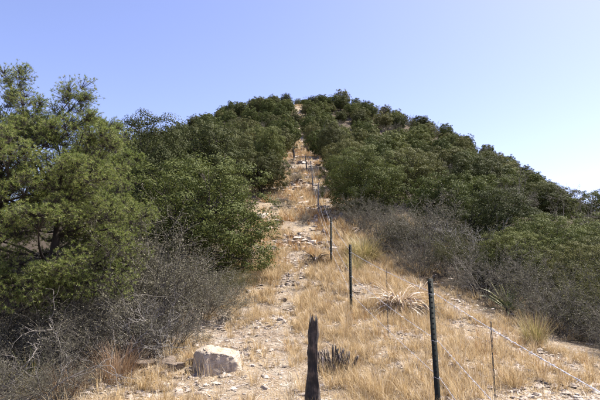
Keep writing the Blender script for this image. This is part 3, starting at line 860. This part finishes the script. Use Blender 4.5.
# the big pale boulder left of the trail: flat sloping top, broken front
def boulder():
    rng = np.random.default_rng(8)
    V, F = ICO[3]; V = V.copy() * np.array([1.5, 1.35, 1.4])
    for n, d in (((0.20, -0.12, 0.97), 0.62), ((-0.9, -0.35, 0.1), 0.9), ((0.12, -0.98, 0.1), 0.75), ((0.86, -0.30, 0.42), 0.88), ((0.93, 0.3, -0.1), 0.98), ((0, 1, 0.1), 0.8), ((0.6, -0.55, 0.58), 0.86), ((-.6, -.2, .78), .93)):
        n = np.array(n); n = n / np.linalg.norm(n)
        V -= np.outer(np.maximum(0, V @ n - d), n)
    V += rng.normal(size=V.shape) * 0.02
    V[:, 1] += 0.05 * np.sin(V[:, 0] * 14) * (V[:, 1] < -0.5)
    return mk('boulder', V, None, F, M['boulder'])
b = obj('boulder', boulder(), None, (-1.06, 6.55, gz(-1.06, 6.55) + 0.10), (0, R(3), R(8)), (0.28, 0.25, 0.20))
tag(b, 'pale flat topped boulder with a shaded front at the left of the trail', 'boulder')

LEDGE = [(-1.62, 6.62, .15, 'flat dark fronted rock nearest the boulder in the left ledge'), (-1.85, 6.72, .17, 'flat rock in the middle of the left ledge'), (-2.12, 6.78, .16, 'leftmost grey rock of the ledge beside the brush'),
         (-1.72, 6.32, .10, 'small rock below the ledge left of the boulder'), (-1.42, 6.42, .09, 'small dark rock at the boulder\'s left foot'), (-1.98, 6.45, .12, 'low rock at the front of the left ledge'), (-1.5, 6.85, .13, 'weathered slab behind the boulder'),
         (-2.3, 6.5, .1, 'small grey rock half under the dead branches')]
ledge_rocks = [rock_mesh(140 + k, 2, 'stone_dark', (1.15, .85, .55), cuts=13, rough=0.03, dmin=0.25) for k in range(4)]
for k, (x, y, s, lb) in enumerate(LEDGE):
    put_rock(ledge_rocks[k % 4], x, y, s * 1.35, k * 1.3, lb, None, 0.3, (0.1 * (k % 3 - 1), 0.08), (1.1, 1, 1.25))

def rock_zone(x, y):
    if y > 24: return 'on the steep upper trail'
    if y > 15: return 'on the stony stretch where the trail narrows'
    if x > at_fence(y): return 'on the ground right of the fence'
    return 'in the grass of the lower trail' if y < 9 else 'on the open trail below the oaks'
kk = 0
in_order = []
prng = np.random.default_rng(77)
pts = []
while kk < 170:
    y = 4.3 + 34 * prng.random() ** 1.6; x = prng.uniform(np.interp(y, CY, CL) - 0.2, np.interp(y, CY, CR) + 0.5)
    s = prng.uniform(0.035, 0.11) * (0.75 + 0.035 * y)
    if any((x - a) ** 2 + (y - b) ** 2 < (q + s) ** 2 for a, b, q in pts) or (x + 1.06) ** 2 + (y - 6.5) ** 2 < .3: continue
    pts.append((x, y, s))
    z = rock_zone(x, y); i = int(prng.integers(9))
    t_ = put_rock(rocks[i], x, y, s, prng.uniform(0, 6.28), f'{"small" if s < 0.07 * (0.75 + 0.035 * y) else "large"} {("tan flat", "pale grey", "whitish")[i % 3]} stone {z}', f'stones {z}', prng.uniform(0.05, 0.35), (prng.normal() * .2, prng.normal() * .2))
    in_order.append((project(x, y, gz(x, y))[0], t_))
    kk += 1
order_labels(in_order)

# gravel and rubble nobody could count
gr = Acc()
grng = np.random.default_rng(9)
V0 = np.array([(-1, -.8, -.4), (1, -.9, -.4), (.9, .9, -.4), (-.9, .8, -.4), (-.6, -.7, .6), (.8, -.5, .5), (.5, .7, .7), (-.8, .5, .4)]) * 0.8      # broken block
F0 = np.array([(0, 1, 5), (0, 5, 4), (1, 2, 6), (1, 6, 5), (2, 3, 7), (2, 7, 6), (3, 0, 4), (3, 4, 7), (4, 5, 6), (4, 6, 7)])
def rubble(n, y0, y1, pw, smin, smax, spread=0.6):
    y = y0 + (y1 - y0) * grng.random(n) ** pw
    l = np.interp(y, CY, CL) - spread; r = np.interp(y, CY, CR) + spread
    x = l + (r - l) * grng.random(n)
    m = vnoise(x / 0.9 + 7, y / 0.9, 11) + 0.25 > grng.random(n) * 0.55
    x, y = x[m], y[m]; n = len(x)
    s = smin + (smax - smin) * grng.random(n) ** 3.0
    z = ground(x, y) + s * 0.12
    V = (V0[None] + grng.normal(size=(n, 8, 3)) * 0.26) * (s[:, None, None] * np.stack([grng.uniform(.7, 1.3, n), grng.uniform(.7, 1.3, n), grng.uniform(.25, .6, n)], 1)[:, None, :])
    a = grng.uniform(0, 6.28, n)[:, None]; c, q = np.cos(a), np.sin(a)
    X = V[:, :, 0] * c - V[:, :, 1] * q; Y = V[:, :, 0] * q + V[:, :, 1] * c
    V = np.stack([X + x[:, None], Y + y[:, None], V[:, :, 2] + z[:, None]], 2)
    gr.add(V, None, (np.arange(n)[:, None, None] * 8 + F0[None]).reshape(-1, 3))
rubble(22000, 3.5, 16, 1.2, 0.006, 0.06, 0.9)
rubble(7000, 15, 60, 1.3, 0.03, 0.17, 0.8)
rubble(900, 17, 50, 1.2, 0.10, 0.34, 0.6)
rubble(5000, 5, 18, 1.0, 0.01, 0.07, 3.0)
rubble(2500, 4, 16, 1.1, 0.02, 0.075, 0.6)
g = obj('gravel', gr.mesh('gravel', M['stone']))
tag(g, 'pale gravel and broken stone strewn over the trail', kind='stuff')

# ------------------------------------------------------------------ grass
def tufts(acc, n, area, hts, per, width, seed, keep=0.5, spread=0.05, lean=0.38, droop=0.6, patch=0.8, nseed=21):
    rng = np.random.default_rng(seed)
    x, y = area(rng, n)
    m = (vnoise(x / patch, y / patch, nseed) + vnoise(x / (patch * .31), y / (patch * .31), nseed + 1) * .6 + keep) > rng.random(len(x)) * 0.6
    tr = np.abs(x - np.interp(y, [4, 6, 8, 12, 16], [-.9, -.55, -.4, -.15, .1])) < 0.32 + 0.25 * vnoise(x, y * .7, 31)
    m &= ~(tr & (y < 17) & (rng.random(len(x)) < 0.75))
    x, y = x[m], y[m]; n = len(x)
    h = rng.uniform(*hts, n) * rng.uniform(0.7, 1.2, n)
    k = np.repeat(np.arange(n), per); N = len(k)
    az = rng.uniform(0, 6.28, N); rad = spread * np.sqrt(rng.random(N))
    bx = x[k] + np.cos(az) * rad; by = y[k] + np.sin(az) * rad
    B = np.stack([bx, by, ground(bx, by) - 0.01], 1)
    blades(acc, B, az + rng.normal(0, 0.6, N), np.abs(rng.normal(0, lean, N)), h[k] * rng.uniform(0.45, 1.15, N), width * rng.uniform(0.7, 1.3, N), rng.uniform(0.1, droop, N), rng)

def strip(y0, y1, pw=1.0, grow=0.3):
    def f(rng, n):
        y = y0 + (y1 - y0) * rng.random(n) ** pw
        l = np.interp(y, CY, CL) - grow; r = np.interp(y, CY, CR) + grow
        return l + (r - l) * rng.random(n), y
    return f
ga = Acc()
tufts(ga, 7000, strip(3.2, 9.5, 1.0, 0.5), (0.08, 0.25), 44, 0.0036, 1, keep=0.14, lean=0.5, droop=1.1, spread=0.04, patch=0.6)
tufts(ga, 8000, strip(9, 17, 1.0, 0.9), (0.10, 0.32), 30, 0.0056, 2, keep=0.16, lean=0.5, droop=1.0, spread=0.045, patch=0.7)
tufts(ga, 5000, strip(16, 45, 1.0, 1.6), (0.18, 0.42), 20, 0.014, 3, keep=0.10, spread=0.09, patch=1.6)
tufts(ga, 1500, strip(45, 98, 1.0, 1.5), (0.25, 0.5), 18, 0.03, 4, keep=0.25, spread=0.14, patch=3)
def sides(rng, n):
    y = 5 + 16 * rng.random(n); e = rng.random(n) * 4.5
    return np.where(rng.random(n) < 0.7, np.interp(y, CY, CR) + e, np.interp(y, CY, CL) - e), y
tufts(ga, 5000, sides, (0.10, 0.30), 22, 0.006, 7, keep=0.05, lean=0.5, droop=1.0, patch=0.9)
# sparse single culms
tufts(ga, 5200, strip(3.2, 14, 1.0, 0.4), (0.18, 0.42), 3, 0.0034, 5, keep=0.2, spread=0.03, lean=0.3, droop=0.4)
def wide(rng, n):
    y = 18 + 75 * np.sqrt(rng.random(n)); return rng.uniform(-.7, .7, n) * y, y
tufts(ga, 1500, wide, (0.25, 0.5), 12, 0.03, 6, keep=0.2, spread=0.18, patch=5)
# taller golden clumps along the fence
def fence_side(rng, n):
    y = 4.6 + 9 * rng.random(n); return np.interp(y, FY, FX) + rng.normal(0.35, 0.8, n), y
tufts(ga, 420, fence_side, (0.22, 0.38), 60, 0.0045, 10, keep=0.3, spread=0.055, lean=0.42, droop=0.8, patch=0.7, nseed=71)
gb = Acc()
tufts(gb, 4200, strip(13, 50, 1.1, 0.8), (0.15, 0.40), 22, 0.012, 8, keep=0.12, spread=0.09, patch=1.1, nseed=51)
tufts(gb, 900, strip(6, 14, 1.0, 0.5), (0.10, 0.28), 24, 0.005, 9, keep=-0.05, spread=0.05, patch=0.9, nseed=53)
tag(obj('reddish_grass', gb.mesh('reddish_grass', M['straw_orange'])), 'reddish dry grass scattered through the upper trail', kind='stuff')
go = obj('dry_grass', ga.mesh('dry_grass', M['straw']))
tag(go, 'golden dry bunch grass growing along the trail and between the trees', kind='stuff')

la = Acc()
lr_ = np.random.default_rng(44)
x, y = strip(3.4, 17, 1.1, 0.8)(lr_, 55000)
B = np.stack([x, y, ground(x, y) + 0.006], 1); n = len(x)
blades(la, B, lr_.uniform(0, 6.28, n), lr_.uniform(1.15, 1.5, n), lr_.uniform(0.04, 0.16, n), lr_.uniform(0.003, 0.008, n), lr_.uniform(-.1, .15, n), lr_)
lo = obj('grass_litter', la.mesh('grass_litter', M['litter']))
tag(lo, 'bleached straw litter lying over the stony ground', kind='stuff')

def grass_clump(x, y, n, h, spread, width, mat, label, seed, lean=0.5, droop=0.9):
    rng = np.random.default_rng(seed)
    a = Acc(); az = rng.uniform(0, 6.28, n); rad = spread * np.sqrt(rng.random(n))
    B = np.stack([np.cos(az) * rad, np.sin(az) * rad, ground(x + np.cos(az) * rad, y + np.sin(az) * rad) - gz(x, y) - 0.02], 1)
    blades(a, B, az + rng.normal(0, .4, n), np.abs(rng.normal(0, lean, n)), h * rng.uniform(0.5, 1.15, n), width, rng.uniform(0.1, droop, n), rng)
    return tag(obj('grass_clump', a.mesh('grass_clump', mat), None, (x, y, gz(x, y))), label, 'grass clump')
grass_clump(1.85, 14.2, 700, 0.85, 0.36, 0.011, M['straw_green'], 'large spiky yellow green beargrass clump beside the third steel post', 1, 0.75, 1.2)
grass_clump(1.45, 12.9, 260, 0.6, 0.2, 0.009, M['straw_green'], 'smaller pale beargrass clump between the second and third steel posts', 2, 0.6)
grass_clump(3.75, 7.9, 320, 0.55, 0.16, 0.006, M['straw_green'], 'yellow green grass clump beyond the wire at right', 3, 0.35, 0.5)
grass_clump(-2.3, 6.35, 420, 0.52, 0.22, 0.005, M['straw_rust'], 'rust brown dry grass clump at bottom left beside the dead branches', 4, 0.45, 0.6)
grass_clump(-2.75, 6.0, 240, 0.4, 0.2, 0.005, M['straw_rust'], 'small rusty grass clump among the dead branches at bottom left', 5, 0.5, 0.6)
grass_clump(-3.35, 6.2, 120, 0.5, 0.2, 0.008, M['straw_green'], 'greenish arching grass clump in the shade below the left pine', 6, 0.6, 1.3)
grass_clump(4.1, 8.6, 200, 0.45, 0.14, 0.006, M['straw_rust'], 'rust coloured grass clump against the brown shrub at right', 7, 0.4, 0.6)
grass_clump(0.9, 5.6, 330, 0.36, 0.15, 0.004, M['straw'], 'tall straw tuft between the burnt stump and the nearest steel post', 8, 0.35, 0.5)

# ------------------------------------------------------------------ sotol and yucca rosettes
def leaf_strip(L, w, curve, seg, mat, twist=0.0):
    """one stiff leaf rising along +X then curving down"""
    V, Q = [], []
    p = np.zeros(3); ang = 0.0
    for i in range(seg + 1):
        t = i / seg
        ww = w * (1 - t) ** 0.6 * (0.75 + 0.5 * min(1, t * 4)) + 0.0015
        tw = twist * t
        s = np.array([0, math.cos(tw), math.sin(tw)]) * ww * 0.5
        V += [p - s, p + np.array([0, 0, -ww * 0.22]), p + s]
        ang = -curve * t ** 1.3
        p = p + np.array([math.cos(ang), 0, math.sin(ang)]) * L / seg
    for i in range(seg):
        a = i * 3
        Q += [(a, a + 1, a + 4, a + 3), (a + 1, a + 2, a + 5, a + 4)]
    return mk('leaf', V, Q, None, mat)

def rosette(name, x, y, n, L, w, mat, elev, label, cat, seed, curves=(0.3, 1.4, 2.6), core=0.1, single=True):
    rng = np.random.default_rng(seed)
    e = obj(name, None, None, (x, y, gz(x, y)))
    vs_ = [leaf_strip(L * f, w, c, 7, mat, t) for f, c, t in zip((1, .9, 1.1, .8, 1), np.interp(np.linspace(0, 2, 5), [0, 1, 2], curves), (0, .8, -.6, 1.2, -1))]
    stem = Acc()
    tube(stem, [(0, 0, -.05), (0, 0, core * .8), (0, 0, core * 1.3)], [core, core * .9, core * .3], 9)
    obj('stem', stem.mesh('stem', M['bark']), e)
    for k in range(n):
        az = rng.uniform(0, 6.28); el = rng.uniform(*elev)
        h = core * (0.3 + 1.1 * max(0, math.sin(el)))
        obj('leaf', vs_[int(rng.integers(5))], e, (math.cos(az) * core * .6, math.sin(az) * core * .6, h), (rng.normal(0, .25), -el, az), (rng.uniform(.7, 1.15),) * 3)
    return tag(e, label, cat)
rosette('sotol', 1.95, 9.6, 260, 0.70, 0.024, M['sotol_pale'], (R(-12), R(55)), 'wide dry sotol with bleached curling leaves behind the nearest steel post', 'sotol', 1, (0.8, 2.0, 3.2), 0.16)
rosette('sotol', 2.35, 9.4, 130, 0.50, 0.018, M['sotol_burnt'], (R(-25), R(30)), 'dark drooping dead sotol skirt against the right of the wide dry sotol', 'sotol', 2, (1.0, 2.2, 3.2), 0.14)
def burnt_stump(x, y, label):
    rng = np.random.default_rng(31)
    e = obj('burnt_stump', None, None, (x, y, gz(x, y)))
    for k in range(84):
        a = Acc(); az = rng.uniform(0, 6.28); q = 0.20 * math.sqrt(rng.random())
        h = rng.uniform(0.10, 0.34) * (1.1 - q * 1.2); ln = rng.uniform(-0.1, 0.25) + q * 0.9
        b0 = np.array([math.cos(az) * q * 1.1, math.sin(az) * q * 0.8, -0.04]); d = np.array([math.cos(az) * ln, math.sin(az) * ln, 1.0])
        n = 5; w = rng.uniform(0.006, 0.015); P = [b0 + d * h * t + rng.normal(size=3) * 0.006 for t in np.linspace(0, 1, n)]
        tube(a, P, w * np.array([1.0, 1.05, 0.9, 0.85, rng.uniform(.45, .85)]), 5)
        obj('leaf_stub', a.mesh('leaf_stub', M['char' if rng.random() < 0.35 else 'stub_grey' if rng.random() < 0.55 else 'sotol_burnt']), e)
    return tag(e, label, 'stump')
burnt_stump(0.47, 6.5, 'low broken grey and black burnt stump right of the charred post')
grass_clump(0.36, 6.2, 120, 0.26, 0.14, 0.004, M['straw'], 'short straw tuft in front of the burnt stump', 12, 0.5, 0.8)
rosette('sotol', 0.42, 13.2, 70, 0.40, 0.022, M['sotol_burnt'], (R(-10), R(50)), 'small burnt sotol on the trail left of the third steel post', 'sotol', 4, (0.6, 1.6, 2.6), 0.13)
rosette('yucca', 4.3, 10.1, 60, 0.55, 0.028, M['sotol_green'], (R(5), R(85)), 'green spiky yucca among the grey shrubs at right', 'yucca', 5, (0.05, 0.3, 0.9), 0.09)
rosette('yucca', -3.45, 6.5, 38, 0.45, 0.020, M['sotol_green'], (R(0), R(80)), 'green yucca with curling leaves in the dark brush at lower left', 'yucca', 6, (0.4, 1.6, 3.0), 0.08)
rosette('sotol', 2.7, 11.0, 60, 0.45, 0.018, M['sotol_pale'], (R(0), R(70)), 'small straw coloured sotol between the wide dry sotol and the beargrass', 'sotol', 7, (0.3, 1.2, 2.2), 0.1)

# ------------------------------------------------------------------ dead branches on the ground
def dead_branch(x, y, L, az, lift, label, seed, thick=0.016):
    rng = np.random.default_rng(seed)
    a = Acc()
    def grow(p, d, L, r, lev):
        n = 7; P = [p]
        for k in range(n):
            d = d + rng.normal(size=3) * 0.22; d[2] -= 0.03; d = d / np.linalg.norm(d)
            p = p + d * L / n; p[2] = max(p[2], -0.02); P.append(p)
            if lev < 3 and k > 0 and rng.random() < 0.62:
                dd = d + rng.normal(size=3) * 0.65 + np.array([0, 0, .25]); dd /= np.linalg.norm(dd)
                grow(p.copy(), dd, L * rng.uniform(.3, .55), r * 0.55, lev + 1)
        tube(a, P, np.linspace(r, r * 0.35, n + 1), 5)
    grow(np.array([0, 0, 0.02]), np.array([math.cos(az), math.sin(az), lift]), L, thick, 1)
    return tag(obj('dead_branch', a.mesh('dead_branch', M['deadwood']), None, (x, y, gz(x, y))), label, 'dead branch', 'fallen branches at bottom left')
for k, (x, y, L, az, lift, lb) in enumerate([
        (-2.9, 6.1, 1.1, 0.35, 0.35, 'long bleached dead branch arching up at bottom left'),
        (-3.3, 5.9, 1.0, 1.2, 0.55, 'forked grey dead branch standing up below the left pine'),
        (-2.7, 5.7, 0.9, 2.7, 0.25, 'low dead branch sprawling leftward at the bottom left'),
        (-3.1, 5.6, 1.1, 0.1, 0.2, 'pale dead branch lying along the bottom edge at left'),
        (-3.6, 6.1, 0.9, 0.7, 0.6, 'thin curled dead branch at the left edge under the pine'),
        (-2.5, 6.7, 1.0, 0.9, 0.7, 'slender dead stem leaning right above the rust brown grass'),
        (-2.2, 6.9, 0.9, 2.3, 0.5, 'dead twiggy branch leaning against the grey shrub at left'),
        (-3.0, 6.3, 0.8, 1.9, 0.9, 'upright forked dead stem behind the long bleached branch'),
        (-3.45, 5.6, 1.0, 0.5, 0.5, 'grey dead branch rising from the bottom left corner'),
        (-2.4, 5.95, 0.7, 2.9, 0.3, 'short dead branch beside the rust brown grass'),
        (-3.7, 5.8, 0.8, 0.2, 0.3, 'pale dead branch reaching in from the left edge'),
        (-2.9, 5.55, 0.8, 1.4, 0.4, 'thin crooked dead branch above the bottom edge at left'),
        (-2.1, 6.2, 0.6, 3.0, 0.2, 'small dead branch lying in front of the left rock ledge')]):
    dead_branch(x, y, L, az, lift, lb, 200 + k, 0.009 + 0.003 * (k % 3))
